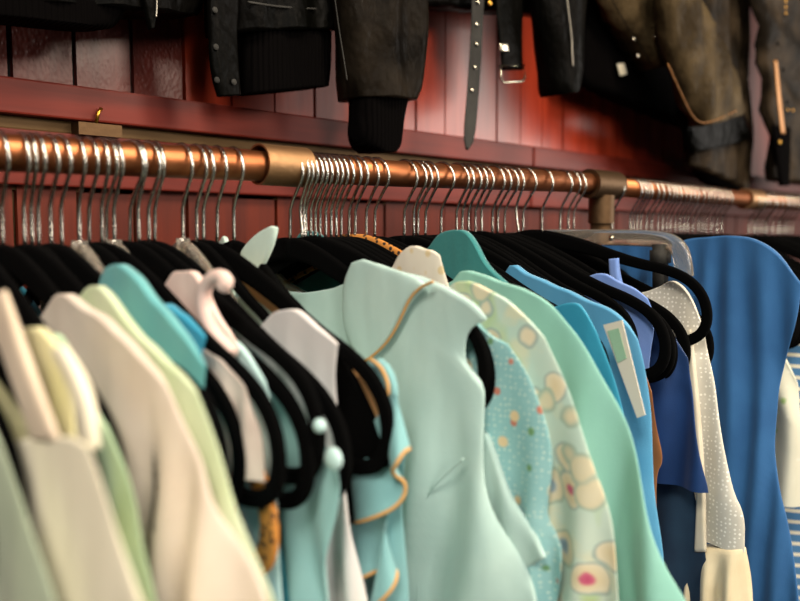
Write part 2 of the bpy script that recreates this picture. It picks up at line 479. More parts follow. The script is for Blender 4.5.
def hanger(X, label, kind='velvet', tilt=0.0, hyaw=0.0, yaw=0.0, group=None, sc=1.0):
    nm = {'velvet': 'velvet_hanger', 'tan': 'velvet_hanger', 'leopard': 'leopard_hanger', 'clear': 'plastic_hanger', 'clear2': 'plastic_hanger'}[kind]
    r = thing(nm, label, 'hanger', (X, YR, rail_z(X)), group)
    r.rotation_euler = (tilt, 0, yaw)
    b = bpy.data.objects.new('body', {'velvet': BODY, 'tan': BODYT, 'leopard': BODYL, 'clear': CLEAR, 'clear2': CLEAR2}[kind]); C.objects.link(b); b.parent = r; b.scale = (1, sc, 1 if sc > .9 else .5+.5*sc)
    if sc < .9: b.location.z = -.0645*(1-b.scale.z)
    if kind == 'tan': b.location.z = -.013
    h = bpy.data.objects.new('hook', HOOK); C.objects.link(h); h.parent = r; h.rotation_euler = (0, 0, hyaw)
    HX.append(X); return r
def hx(px): return on_y(px, 170, YR-.015)[0]
ORD = ['first', 'second', 'third', 'fourth', 'fifth', 'sixth', 'seventh', 'eighth', 'ninth', 'tenth', 'eleventh', 'twelfth', 'thirteenth', 'fourteenth', 'fifteenth', 'sixteenth', 'seventeenth', 'eighteenth', 'nineteenth', 'twentieth']
ORD += ['twenty-'+o for o in ORD[:9]]+['thirtieth']+['thirty-'+o for o in ORD[:9]]+['fortieth']
S1 = [8, 30, 38, 45, 57, 68, 86, 98, 110, 122, 140, 146, 157, 165, 191, 205, 213, 227, 243]
K1 = {6: 'clear2', 9: 'clear2', 14: 'clear2', 17: 'tan'}
TI = {7: .055, 8: .02, 10: .06, 11: -.02, 13: .06, 16: 0.02, 17: .02}
SS = {6: .42, 9: .42, 14: .42, 15: .5, 2: .6, 3: .6, 5: .5, 7: .93, 8: 1.02, 10: 1.04, 11: .99, 12: .5, 13: 1.08, 16: 1.02, 18: .5, 17: .93}
for i, px in enumerate(S1[::-1]):
    j = len(S1)-1-i; kd = K1.get(j, 'velvet')
    hanger(hx(px), ({'velvet': 'black velvet hanger', 'tan': 'tan velvet hanger', 'clear2': 'clear plastic hanger'}[kd])+', its hook %s to the left of the wide tan collar' % ORD[i], kd, TI.get(j, random.uniform(-.02, .02)), random.uniform(-.12, .12), group='hangers left of the wide tan collar', sc=SS.get(j, 1))
S2 = [301, 307, 311, 316, 321, 326, 331, 336, 341, 346, 352, 360, 366, 377, 386, 415, 424, 429, 437, 452, 467, 473, 479, 486, 491, 503, 509, 516, 522, 534, 552, 571, 579, 585]
K2 = {12: 'leopard', 30: 'clear'}
T2 = {28: -.19, 0: .02, 1: -.13, 2: -.1, 3: .0, 24: -.05, 27: .0, 30: -.03}
SS2 = {0: .95, 1: .905, 2: .93, 3: .98, 20: .8, 21: .8, 22: .8, 23: .9, 24: 1.0, 27: 1.03, 28: .96, 29: 1.06, 30: 1.06, 31: .45, 32: .45, 33: .5}
for i, px in enumerate(S2):
    kd = K2.get(i, 'velvet')
    hanger(hx(px), ({'leopard': 'leopard print velvet hanger', 'velvet': 'black velvet hanger', 'clear': 'clear plastic hanger with straight bar'}[kd])+', hook %s right of the wide tan collar' % ORD[i], kd, T2.get(i, random.uniform(-.02, .02)), random.uniform(-.1, .1) if i > 10 else random.uniform(-.03, .03), group='hangers between the wide tan collar and the post', sc=SS2.get(i, 1))
cl = [o for o in C.objects if o.name.startswith('plastic_hanger') and 'straight' in o['label']][0]
def local(name, vf, mat, par, label=None):
    o = link(name, mesh(name, *vf), mat, par)
    if label: o['label'] = label
    return o
for sg in (-1, 1):
    c_ = local('clip', join([box_vf(-.006, .006, sg*.150-.006, sg*.150+.006, -.125, -.078), box_vf(-.008, .008, sg*.150-.008, sg*.150+.008, -.098, -.084)]), M['strap'], cl, 'dark grey clip')
local('rivet', sphere_vf((-.005, -.095, -.070), .002, .003, .003, 8), M['nickel'], cl)
S3 = [623, 641, 645, 648, 652, 658, 663, 669, 673, 677, 681, 686, 690, 694, 698, 704, 709, 713, 717, 722, 727, 732]
for i, px in enumerate(S3):
    hanger(hx(px), 'black velvet hanger, its hook %s to the right of the upright post' % ORD[i], 'velvet', random.uniform(-.02, .02), random.uniform(-.08, .08), group='hangers between the post and the far collar')
S4 = [760, 764, 767, 771, 775, 778, 783, 788, 791, 795, 799, 803]
for i, px in enumerate(S4):
    hanger(hx(px), 'black velvet hanger, its hook %s to the right of the small far collar' % ORD[i], 'velvet', random.uniform(-.02, .02), random.uniform(-.06, .06), group='hangers right of the small far collar')
# hangers whose hooks are past the left edge but whose arms or clothes show
for X, lb in ((.100, 'black velvet hanger of the grey green slip dress at far left'), (.118, 'black velvet hanger of the cream strappy dress at far left'), (.134, 'black velvet hanger of the yellow green ruffled top at far left'), (.150, 'black velvet hanger of the sage green top at far left'), (.163, 'black velvet hanger behind the sage green top at far left')):
    hanger(X, lb, 'velvet', 0, 0, group='hangers past the left edge')
# ------------------------------------------------------------------ cloth materials
K = dict(
    greygreen=cloth('grey_green_satin', 'a0ac92', 'acb79e'), cream=cloth('cream_crepe', 'efe7cd', 'e8dfc4'), yellowgreen=cloth('yellow_green_chiffon', 'd3d09a', 'dfd8ae'),
    sage=cloth('sage_green_cotton', '9db896', 'a9c0a0'), taupe=cloth('beige_knit', 'cbbcac', 'd6cabb', weave=500), lime=cloth('pale_lime_cotton', 'bfcfa6', 'ccd6b6'),
    teal=cloth('soft_teal_jersey', '5fa3a6', '6db0ae'), cyan=cloth('bright_blue_cotton', '2a8cac', '3492ac'), pink=cloth('blush_pink_satin', 'e6c9bd', 'dcbbb0'),
    sequin=cloth('pale_pink_sequin', 'c7b2a6', 'dccabc'), paleaqua=cloth('pale_aqua_cotton', 'b9d6d4', 'a9cccb'), aqua=cloth('aqua_blouse_cotton', '98c2c0', '8fbab9'),
    white=cloth('soft_white_cotton', 'd9d4d0', 'cfcccb'), ruffle=cloth('teal_crepe', '7fb0b2', '78a9ac'), mint=cloth('pale_mint_crepe', 'aac6c0', 'b4cec7'),
    mintg=cloth('mint_green_satin', '88bfb0', '84b8ac', rough=.6), sky=cloth('sky_blue_satin', '4f94ba', '5a9dc2', rough=.65), turq=cloth('turquoise_satin', '2b87a6', '3390ae', rough=.65),
    tealwool=cloth('teal_wool', '2f7474', '3a807e', weave=300), peri=cloth('periwinkle_cotton', '6f8fd0', '7f9cd6'), navy=cloth('navy_satin', '102d58', '153565', rough=.55),
    denim=cloth('dark_denim', '14283c', '1b3448'), royal=cloth('royal_blue_jersey', '28588a', '2e6194', rough=.7), palemint=cloth('stiff_pale_mint_cotton', 'c3d8cc', 'b6cfc4'),
    lace=cloth('cream_lace', 'cfc8b4', 'c2b9a2', weave=250), peplum=cloth('cream_satin', 'e0d2b0', 'd2c09a', rough=.5), rust=cloth('brown_corduroy', '8a5a34', '7a4c2a', weave=200),
    greenp=cloth('green_print', '93b898', '9dbda0'), darkteal=cloth('deep_teal_denim', '2b7382', '327a88'))
K['strap'] = cloth('beige_strap_satin', 'd8c6ae', 'cdb9a0')
K['dots'] = dotted('aqua_floral_dot', '86b8ba', '97c4c4', 'bcd6cd', 250, .2, [('d8c8a0', 24, .17, 0.03), ('bf7c68', 48, .11, 0.0), ('d9c39a', 40, .13, 1.3), ('6f9a6c', 44, .1, 2.1)])
K['wdots'] = dotted('white_swiss_dot', 'c8c4b7', 'd1cdbf', 'f0ede2', 230, .22)
K['floral'] = floral('sheer_flower_print', 'b2ccc0', 'c8d6c6')
K['wfloral'] = dotted('white_flower_print', 'c9cbb8', 'd4d2be', 'd8d8c8', 60, .1, [('8fae6a', 30, .2, .5)])
K['sfloral'] = dotted('soft_collar_print', 'ded6c4', 'e6ded0', 'd8c49a', 70, .2, [('8a9cc0', 34, .2, .8), ('b8b070', 40, .16, 1.9)])
st = NT('blue_stripe_cotton', .85); w = st.n('ShaderNodeTexWave', bands_direction='Z'); w.inputs['Scale'].default_value = 22
st.l(st.co(), w.inputs['Vector']); st.col(st.ramp(w.outputs['Fac'], [(.7, lin('3f6f9a')), (.85, lin('d0ccb8'))])); K['stripe'] = st.m
# ------------------------------------------------------------------ garments, left to right
garment('slip_dress', 'grey green slip dress filling the lower left corner', 'dress', 0.112, [(-70, 380), (-30, 395), (0, 440), (22, 500), (40, 550), (54, 610)], 2, K['greygreen'], A=.002, seed=1)
g = garment('strappy_dress', 'cream strappy dress with a straight neckline at lower left', 'dress', 0.128, [(5, 452), (30, 438), (60, 434), (88, 446), (103, 485), (122, 545), (150, 612)], 3, K['cream'], parts=True, partname='bodice', A=.0015, lam=.08, scoop=.004, seed=2)
pillow_x('strap', .128, [(-12, 300, 8, 290), (2, 340, 22, 332), (18, 385, 38, 378), (36, 440, 62, 440)], .003, K['strap'], g, dx=-.001)['label'] = 'beige shoulder strap'
pillow_x('strap', .128, [(46, 350, 56, 346), (62, 380, 74, 374), (72, 410, 85, 405), (76, 446, 90, 450)], .003, K['cream'], g, dx=.003)
garment('ruffled_blouse', 'pale yellow green ruffled top behind the cream strappy dress', 'top', 0.144, [(12, 352), (22, 335), (36, 325), (50, 334), (63, 362), (73, 402), (76, 430), (84, 470), (100, 540), (115, 610)], 4, K['yellowgreen'], A=.003, lam=.022, T=.007, seed=3)
garment('sleeveless_shirt', 'sage green top showing as a strip left of the beige knit', 'top', 0.16, [(44, 335), (56, 330), (66, 348), (88, 395), (112, 440), (134, 490), (143, 545), (152, 612)], 4, K['sage'], A=.002, seed=4)
garment('knit_cardigan', 'beige knit cardigan with a puckered shoulder seam', 'cardigan', 0.1842, [(52, 306), (60, 293), (76, 297), (110, 325), (140, 353), (168, 390), (192, 445), (214, 500), (236, 555), (256, 612)], 5, K['taupe'], A=.006, lam=.05, T=.0075, seed=5)
garment('cotton_shirt', 'pale lime shirt edging out behind the beige knit cardigan', 'shirt', 0.1978, [(84, 296), (95, 281), (110, 295), (135, 328), (168, 360), (198, 394), (216, 440), (236, 500), (254, 550), (268, 612)], 5, K['lime'], A=.003, seed=6)
garment('jersey_shirt', 'soft teal jersey top with a long smooth bare shoulder', 'top', 0.2153, [(103, 290), (107, 270), (118, 262), (132, 271), (160, 304), (190, 340), (206, 367), (203, 392), (206, 440), (222, 500), (236, 610)], 6, K['teal'], A=.002, T=.007, seed=7)
garment('cotton_dress', 'bright blue cotton dress just right of the teal jersey shoulder', 'dress', 0.2349, [(148, 316), (158, 306), (168, 302), (186, 317), (206, 338), (198, 372), (206, 410), (222, 480), (238, 540), (250, 612)], 4, K['cyan'], A=.003, seed=8)
g = garment('satin_blouse', 'blush pink satin blouse with a curled shoulder loop', 'blouse', 0.2625, [(160, 300), (168, 284), (178, 270), (192, 270), (204, 284), (216, 315), (236, 342), (226, 382), (228, 430), (240, 500)], 6, K['pink'], parts=True, A=.003, lam=.03, seed=9)
cord_x('shoulder_loop', .2625, [(229, 287), (233, 281), (228, 276), (219, 277), (211, 286), (209, 300), (212, 318), (222, 336), (238, 352)], .0045, K['pink'], g, dx=-.004, seg=12)
garment('sequin_camisole', 'pale pink sequinned camisole seen through a black hanger loop', 'top', 0.2483, [(190, 345), (205, 350), (224, 362), (246, 388), (258, 430), (262, 470), (263, 540)], 3, K['sequin'], A=.001, lam=.02, T=.003, hem=1.5-.135, seed=10)
garment('denim_dress', 'deep teal denim dress below the two leftmost black hanger loops', 'dress', 0.2835, [(190, 420), (215, 440), (245, 470), (268, 500), (280, 540), (300, 612)], 3, K['darkteal'], A=.003, seed=11)
g = garment('button_blouse', 'aqua blouse with covered buttons below the middle hanger loops', 'blouse', 0.2885, [(226, 330), (246, 345), (272, 375), (300, 420), (322, 438), (342, 476), (338, 525), (326, 575), (322, 612)], 4, K['aqua'], parts=True, A=.004, lam=.035, seed=12)
for px, py, rr in ((323, 425, .0042), (337, 458, .0066)):
    u, z = on_x(px, py, .28); V, F = sphere_vf((-.011, -u, z-CAMZ), .0035, rr, rr)
    link('button', mesh('button', V, F), K['paleaqua'], g)
garment('aqua_camisole', 'pale aqua camisole between the two largest black hanger loops', 'camisole', 0.2675, [(212, 325), (228, 334), (246, 352), (266, 384), (274, 410), (276, 460), (280, 520)], 3, K['paleaqua'], A=.002, seed=13)
garment('white_blouse', 'soft white cotton blouse with a folded front left of the mint collar', 'blouse', 0.3153, [(268, 322), (278, 309), (294, 306), (314, 322), (338, 344), (334, 380), (338, 430), (347, 480), (357, 530), (370, 612)], 4, K['white'], A=.004, lam=.03, seed=14)
g = garment('ruffled_dress', 'teal dress with tan-edged ruffles left of the big mint collar', 'dress', 0.3468, [(335, 392), (356, 384), (376, 384), (394, 396), (404, 420), (404, 450), (398, 500), (402, 560), (404, 612)], 3, K['ruffle'], parts=True, A=.003, seed=15)
def ruffle(X, top, bot, amp, waves, parent, dx):
    T_ = chaikin(path_x(X, top, dx), 3); B_ = chaikin(path_x(X, bot, dx), 3)
    n = 90; m = 14
    def at(P, s):
        q = s*(len(P)-1); i = min(int(q), len(P)-2); return P[i].lerp(P[i+1], q-i)
    V = []; F = []
    def pt(s, b):
        p = at(T_, s).lerp(at(B_, s), b); p = p.copy()
        p.x += -amp*b*(.6+math.sin(waves*2*math.pi*s)); return p
    for side in (0, 1):
        for i in range(n+1):
            for j in range(m+1):
                p = pt(i/n, j/m); p.x += .0008*(1 if side else -1); V.append(p)
    w_ = m+1; off = (n+1)*w_
    for side in (0, 1):
        for i in range(n):
            for j in range(m):
                a = side*off+i*w_+j; F.append((a, a+1, a+w_+1, a+w_))
    for i in range(n):
        for j in (0, m): a = i*w_+j; F.append((a, a+w_, a+w_+off, a+off))
    r_ = link('ruffle', mesh('ruffle', V, F), K['ruffle'], parent)
    V, F = tube_vf([pt(i/n, 1) for i in range(n+1)], .0013, 8)
    e_ = link('edging', mesh('edging', V, F), M['tan_pipe'], r_); e_['label'] = 'tan ruffle edging'
pillow_x('strap', .3468, [(366, 366, 380, 358), (376, 374, 390, 366), (384, 390, 397, 384), (387, 406, 397, 404)], .003, K['ruffle'], g)
ruffle(.3468, [(360, 470), (372, 440), (388, 412), (404, 392)], [(370, 517), (392, 512), (409, 503), (413, 482), (407, 470), (417, 460), (419, 446)], .006, 1.6, g, -.008)
ruffle(.3468, [(356, 520), (372, 515), (388, 505), (400, 500)], [(362, 568), (378, 572), (392, 564), (405, 568), (407, 586), (388, 604)], .006, 1.4, g, -.008)
cord_x('edging', .3468, [(380, 358), (390, 365), (397, 380), (398, 392), (392, 405)], .0012, M['tan_pipe'], g, dx=-.008)['label'] = 'tan edging'
g = garment('mint_blouse', 'pale mint blouse with an upright pointed collar left of the bare hangers', 'blouse', 0.3616, [(236, 300), (248, 296), (262, 290), (285, 310), (320, 345), (340, 380), (345, 440), (350, 520)], 4, K['palemint'], parts=True, A=.002, seed=16)
pillow_x('collar', .3616, [(272, 226, 277, 228), (258, 233, 275, 240), (246, 245, 270, 254), (240, 254, 263, 268), (250, 272, 258, 276), (254, 296, 262, 296)], .004, K['palemint'], g)
pillow_x('collar', .3616, [(221, 236, 223, 238), (214, 246, 227, 250), (211, 254, 229, 258), (214, 290, 232, 296)], .003, K['palemint'], g, dx=.003)
g = garment('zip_dress', 'pale mint dress back with a small ring zip pull', 'dress', 0.4257, [(300, 312), (312, 302), (332, 296), (352, 290), (380, 306), (420, 330), (425, 380), (425, 450), (430, 540)], 5, K['palemint'], parts=True, A=.002, seed=17)
u, z = on_x(322, 304, .4177); P = [Vector((-.008, -u+.0042*math.cos(a*.4), z-CAMZ+.006*math.sin(a*.4))) for a in range(16)]
V, F = tube_vf(P, .0009, 6, True); link('zip_pull', mesh('zip_pull', V, F), M['brass'], g)['label'] = 'brass ring zip pull'
# big collar dress
XM = .4193
g = garment('collared_dress', 'sleeveless pale mint dress with a wide tan-piped collar in the centre', 'dress', XM, [(352, 282), (358, 268), (372, 262), (402, 272), (440, 283), (470, 300), (487, 319), (476, 324), (468, 332), (465, 346), (466, 360), (471, 371), (480, 379), (486, 388), (487, 410), (487, 445), (489, 490), (508, 545), (534, 612)], 6, K['mint'], parts=True, partname='bodice', A=.0055, lam=.06, T=.0095, g0=(.1, .4), seed=18, scoop=.012)
col = [(356, 262, 374, 259), (350, 285, 430, 277), (349, 310, 424, 296), (352, 335, 408, 322), (362, 352, 395, 342), (372, 361, 378, 360)]
pillow_x('collar', XM, [(360, 263, 372, 259), (352, 278, 442, 281), (350, 300, 422, 298), (351, 325, 409, 322), (360, 346, 396, 344), (370, 362, 376, 362)], .004, K['mint'], g, dx=-.0085, sm=2)
cord_x('piping', XM, [(444, 281), (432, 286), (421, 297), (413, 315), (404, 333), (392, 348), (376, 360), (370, 360), (360, 350)], .0011, M['tan_pipe'], g, dx=-.0115)['label'] = 'tan collar piping'
cord_x('seam', XM, [(475, 455), (452, 476), (436, 496), (432, 530), (428, 610)], .0007, K['mint'], g, dx=-.0125)
pillow_x('cape_sleeve', .428, [(482, 430, 489, 436), (482, 470, 508, 488), (486, 505, 530, 528), (500, 540, 546, 552), (516, 574, 548, 556)], .004, K['mint'], g, A=.002).location = (.428-XM, 0, 0)
garment('print_collar_blouse', 'white blouse with a printed collar behind the mint collar', 'blouse', 0.4578, [(394, 268), (402, 252), (412, 245), (428, 250), (440, 256), (444, 272), (452, 300), (470, 360), (476, 440), (480, 520)], 4, K['sfloral'], A=.003, lam=.02, seed=19)
garment('dotted_blouse', 'aqua blouse with tiny flowers and a flared cuff', 'blouse', 0.4354, [(440, 296), (462, 305), (486, 333), (508, 344), (530, 376), (546, 420), (553, 460), (551, 490), (547, 524), (567, 556), (552, 612)], 3, K['dots'], A=.003, lam=.04, T=.006, seed=20)
garment('floral_dress', 'sheer pale dress printed with large flowers right of the mint collared dress', 'dress', 0.4465, [(448, 289), (460, 279), (488, 288), (516, 306), (545, 338), (571, 394), (590, 450), (605, 510), (611, 560), (618, 612)], 4, K['floral'], A=.003, lam=.05, T=.006, seed=21)
g = garment('satin_gown', 'long mint green satin gown with gathered shoulders', 'gown', 0.486, [(456, 280), (464, 268), (480, 274), (530, 291), (556, 309), (586, 345), (611, 395), (640, 470), (665, 550), (686, 612)], 4, K['mintg'], A=.008, lam=.055, T=.008, seed=22)
g = garment('wool_coat', 'teal wool coat collar folded over bare black hangers', 'coat', 0.5184, [(433, 246), (441, 235), (452, 230), (466, 231), (476, 242), (486, 264), (500, 280), (560, 322), (590, 370), (600, 450)], 7, K['tealwool'], A=.003, T=.008, seed=23)
g = garment('turquoise_dress', 'turquoise dress strip between the mint gown and the sky blue blouse', 'dress', 0.557, [(566, 305), (578, 303), (586, 312), (598, 335), (610, 366), (621, 405), (632, 445), (640, 500), (650, 612)], 3, K['turq'], A=.002, T=.006, seed=24)
garment('sky_blouse', 'sky blue satin blouse with a long smooth sleeve behind the turquoise dress', 'blouse', 0.608, [(506, 276), (513, 262), (526, 274), (560, 288), (600, 304), (624, 318), (638, 340), (645, 366), (652, 420), (658, 500), (664, 612)], 6, K['sky'], A=.003, T=.009, seed=25)
# price tag on the turquoise dress
tg = thing('price_tag', 'white bordered green tag hanging on the turquoise dress', 'tag', (.575, YR, CAMZ))
def card(name, pts, X, th, mat, par, dx):
    P = path_x(X, pts, dx); n = len(P); V = P+[p+Vector((th, 0, 0)) for p in P]
    F = [tuple(range(n)), tuple(range(2*n-1, n-1, -1))]+[(i, (i+1) % n, n+(i+1) % n, n+i) for i in range(n)]
    return link(name, mesh(name, V, F), mat, par, smooth=False)
card('card', [(603, 325), (622, 320), (645, 415), (637, 418)], .575, .001, plain('tag_card', 'd8cdbb', .7), tg, 0)
card('print', [(608, 331), (619, 328), (627, 358), (618, 363)], .575, .0004, K['greenp'], tg, -.0008)
# right-hand blues
g = garment('periwinkle_camisole', 'periwinkle strappy camisole hanging from the front looped black hanger', 'top', 0.68, [(590, 275), (602, 272), (628, 286), (648, 298), (656, 318), (650, 360), (650, 420), (655, 500)], 3, K['peri'], parts=True, A=.002, seed=26)
pillow_x('strap', .724, [(609, 259, 619, 258), (610, 275, 620, 275), (614, 290, 625, 292), (620, 320, 630, 322)], .004, K['peri'], g).location = (.044, 0, 0)
g = garment('corduroy_dress', 'brown corduroy edge showing between sky blue blouse and navy blouse', 'dress', 0.664, [(620, 330), (635, 345), (652, 392), (656, 430), (663, 462), (656, 470), (655, 520), (655, 612)], 2, K['rust'], A=.001, seed=27)
garment('navy_blouse', 'navy satin blouse with a wide hemmed sleeve', 'blouse', 0.7105, [(640, 305), (662, 318), (688, 358), (699, 420), (707, 486)], 2, K['navy'], hem=on_x(700, 491, .7105)[1], A=.003, T=.008, seed=28)
garment('denim_skirt', 'dark denim skirt below the hem of the navy blouse', 'skirt', 0.729, [(640, 440), (665, 450), (690, 470), (700, 520), (708, 612)], 2, K['denim'], A=.004, seed=29)
g = garment('dotted_dress', 'white swiss dot dress with a lace edge and gathered peplum', 'dress', 0.742, [(664, 286), (674, 280), (690, 292), (704, 330), (712, 372), (722, 430), (734, 488), (748, 516), (745, 548)], 3, K['wdots'], parts=True, partname='bodice', hem=on_x(745, 552, .742)[1], A=.002, T=.009, seed=30)
pillow_x('peplum', .742, [(690, 545, 746, 548), (688, 575, 749, 578), (684, 620, 752, 620), (680, 720, 760, 720)], .012, K['peplum'], g, A=.006, lam=.022)
pillow_x('lace_edge', .742, [(690, 330, 697, 328), (694, 380, 703, 380), (700, 440, 708, 440), (703, 490, 711, 490), (700, 548, 712, 548)], .004, K['lace'], g, dx=-.012)
garment('draped_dress', 'royal blue draped jersey dress with a wide batwing sleeve', 'dress', 0.8541, [(676, 243), (690, 239), (722, 236), (752, 237), (776, 250), (802, 284), (797, 325), (786, 362), (775, 398), (774, 450), (783, 505), (795, 560), (802, 612)], 5, K['royal'], A=.002, lam=.03, T=.012, g0=(-.05, .12), seed=31, scoop=.002)
garment('stripe_shirt', 'blue and white striped shirt right of the royal blue dress', 'shirt', 1.07, [(745, 268), (770, 275), (800, 290), (812, 320), (815, 400), (818, 500), (820, 612)], 2, K['stripe'], A=.004, T=.012, seed=32)
garment('flower_blouse', 'white blouse with green sprigs at the right edge', 'blouse', 1.0, [(745, 320), (765, 335), (782, 352), (798, 385), (808, 450), (812, 500), (815, 560)], 3, K['wfloral'], A=.006, T=.012, seed=33, hem=on_x(800, 505, 1.0)[1])
garment('dark_filler', 'added black filler for the dark inside the black loop left of the ruffled dress', 'camisole', .3395, [(320, 352), (335, 352), (346, 362), (360, 392), (372, 424), (388, 446), (392, 462), (382, 480), (360, 500), (352, 530)], 4, M['velvet'], A=.001, seed=40)  # added black shape standing in for the darkness among the nested hanger loops
# extra hangers with their own colour
lh = hanger(.2565, 'leopard print hanger hanging low under the pale pink sequinned camisole', 'leopard', .07)
lh.children[0].location.z = -.036; lh.children[1].data = HOOKL
# ------------------------------------------------------------------ jackets on the wall
def panel_y(name, Y, rows, T, mat, parent, A=.0, lam=.05, n=20, seed=0, sm=2, label=None, vary=1):
    L = chaikin([Vector((*on_y(r[0], r[1], Y), 0)) for r in rows], sm); R = chaikin([Vector((*on_y(r[2], r[3], Y), 0)) for r in rows], sm)
    V = []; F = []; m = len(L); loc = parent.location if parent else Vector((0, 0, 0))
    for j in range(m):
        for k in range(2*n):
            s = 0 if k <= n else 1; c = k/n if s == 0 else (2*n-k)/n
            p = L[j].lerp(R[j], c); e = 1-abs(2*c-1)**3.2
            t = T*math.sqrt(max(0, e)); d = A*math.sin(2*math.pi*p.x/lam+seed)+A*1.6*noise.noise(Vector((p.x*22, p.y*12, seed)))
            V.append(Vector((p.x, Y+d*vary+(-t if s == 0 else t), p.y))-loc)
    q = 2*n
    for j in range(m-1):
        for k in range(q): F.append((j*q+k, j*q+(k+1) % q, (j+1)*q+(k+1) % q, (j+1)*q+k))
    F.append(tuple(range(q))); F.append(tuple((m-1)*q+k for k in range(q)))
    o = link(name, mesh(name, V, F), mat, parent)
    if label: o['label'] = label
    return o
def cord_y(name, Y, pts, r, mat, parent, sm=2, closed=False, seg=8):
    P = [Vector((on_y(a, b, Y)[0], Y, on_y(a, b, Y)[1]))-parent.location for a, b in pts]
    V, F = tube_vf(chaikin(P, sm, closed), r, seg, closed); return link(name, mesh(name, V, F), mat, parent)
def stud(name, Y, px, py, r, mat, parent):
    X, z = on_y(px, py, Y); V, F = sphere_vf(Vector((X, Y, z))-parent.location, r, r*.5, r, 8); return link(name, mesh(name, V, F), mat, parent)
def jacket(name, label, cat, px, Y):
    X, z = on_y(px, 0, Y); return thing(name, label, cat, (X, Y, z+.2))
YJ = .735
j = jacket('black_jacket', 'black jacket hem at the top left corner of the wall', 'jacket', 60, YJ)
panel_y('body', YJ, [(-60, -260, 130, -260), (-90, -200, 175, -200), (-100, -60, 200, -60), (-100, -2, 203, 6), (-60, 4, 196, 16)], .03, M['black_leather'], j, A=.004)
panel_y('hem_band', YJ-.01, [(-90, -2, 128, 6), (-60, 16, 115, 28), (0, 20, 100, 30)], .02, M['rib'], j)  # solid black stands for the hem plus its shade on the wall
panel_y('belt_tab', YJ-.03, [(140, -20, 158, -20), (144, 10, 157, 8), (149, 30, 154, 28)], .004, M['black_leather'], j)
cord_y('zip', YJ-.036, [(156, -30), (157, 8), (156, 17)], .0008, M['greyzip'], j)
# bomber with knit waistband
j = jacket('bomber_jacket', 'black leather bomber jacket with knit waistband and snap placket', 'jacket', 290, YJ)
panel_y('body', YJ, [(235, -270, 330, -270), (208, -210, 350, -210), (206, -60, 345, -60), (207, 0, 340, 0), (212, 34, 328, 34)], .034, M['black_leather'], j, A=.004)
panel_y('waistband', YJ, [(236, 31, 328, 31), (238, 60, 328, 58), (240, 95, 325, 87)], .026, M['rib'], j, A=.001, lam=.01)
panel_y('placket', YJ-.028, [(206, -100, 238, -100), (207, 0, 240, 0), (208, 32, 238, 32), (209, 75, 240, 75), (216, 97, 241, 95)], .006, M['black_leather'], j, A=.0015)
for q in ((215, 10), (216, 47), (217, 80), (234, 82)): stud('snap', YJ-.036, q[0], q[1], .0032, M['strap'], j)
cord_y('pocket_welt', YJ-.034, [(248, 2), (280, 7), (316, 9)], .0012, M['strap'], j)
s = panel_y('sleeve', YJ-.045, [(322, -250, 380, -250), (330, -150, 425, -150), (334, 0, 420, 0), (341, 50, 418, 55), (346, 80, 414, 86), (350, 98, 406, 102)], .034, M['olive_leather'], j, A=.004)
panel_y('cuff', YJ-.045, [(353, 96, 404, 98), (354, 115, 399, 117), (352, 132, 397, 135), (356, 146, 395, 147), (366, 152, 388, 153)], .024, M['rib'], j)
cord_y('piping', YJ-.079, [(335, 0), (339, 30), (344, 60), (347, 80)], .0007, M['strap'], j)
# belted coat
j = jacket('belted_coat', 'black coat with hanging belt straps above the middle of the rail', 'coat', 470, YJ)
panel_y('body', YJ, [(430, -250, 520, -250), (402, -190, 548, -190), (398, -60, 546, -60), (402, 4, 544, 16)], .02, M['black_leather'], j, A=.003)
b = panel_y('belt', YJ-.04, [(476, -70, 488, -70), (472, 0, 484, 0), (470, 45, 482, 48), (467, 90, 479, 94), (463, 136, 475, 140), (466, 149, 468, 150)], .002, M['strap'], j, sm=1, label='charcoal leather belt end with eyelets')
b2 = panel_y('belt_strap', YJ-.04, [(492, -70, 522, -70), (495, 0, 523, 0), (499, 45, 522, 45), (502, 70, 523, 70)], .004, M['black_leather'], j, sm=1)
for q in ((478, 2), (477, 24), (477, 44), (475, 67), (472, 90)): stud('eyelet', YJ-.044, q[0], q[1], .0028, M['nickel'], j)
cord_y('buckle', YJ-.046, [(500, 66), (501, 79), (504, 82.5), (522, 81.5), (525, 78), (524, 65)], .0016, M['nickel'], j, sm=0, closed=True)['label'] = 'pale metal belt buckle'
panel_y('keeper', YJ-.047, [(499, 43, 508, 43), (500, 52, 509, 52)], .002, M['nickel'], j, sm=1)
stud('rivet', YJ-.044, 490, 3, .004, M['brass'], j)
# black zip jacket (brown elbow)
YK = .735
j = jacket('biker_jacket', 'black biker jacket with a zipped hanging sleeve above the post', 'jacket', 615, YK)
panel_y('body', YK, [(590, -260, 670, -260), (572, -200, 700, -200), (568, -60, 692, -60), (574, 0, 684, 0), (576, 50, 684, 60), (577, 84, 690, 96), (604, 96, 696, 120), (640, 108, 696, 130)], .022, M['rib'], j, A=.003, label='black lower front')
panel_y('sleeve', YK-.062, [(540, -240, 600, -240), (530, -150, 600, -150), (535, 0, 580, 0), (541, 40, 577, 42), (547, 66, 576, 68), (549, 90, 570, 86), (553, 96, 564, 94)], .028, M['black_leather'], j, A=.002)
cord_y('sleeve_zip', YK-.091, [(564, -30), (567, 0), (572, 40), (572, 52), (573, 66)], .0012, M['greyzip'], j)['label'] = 'steel sleeve zip'
s = panel_y('sleeve', YK-.05, [(590, -240, 660, -240), (584, -120, 664, -120), (598, -10, 661, -8), (612, 24, 666, 24), (632, 48, 672, 48), (648, 70, 673, 62)], .03, M['brown_leather'], j, A=.005, lam=.03, label='creased brown sleeve')
for q in ((634, 39), (638, 56), (655, 37)): stud('snap', YK-.082, q[0], q[1], .003, M['nickel'], j)
cord_y('seam', YK-.081, [(610, -4), (625, 24), (640, 44), (652, 66)], .0008, M['black_leather'], j)
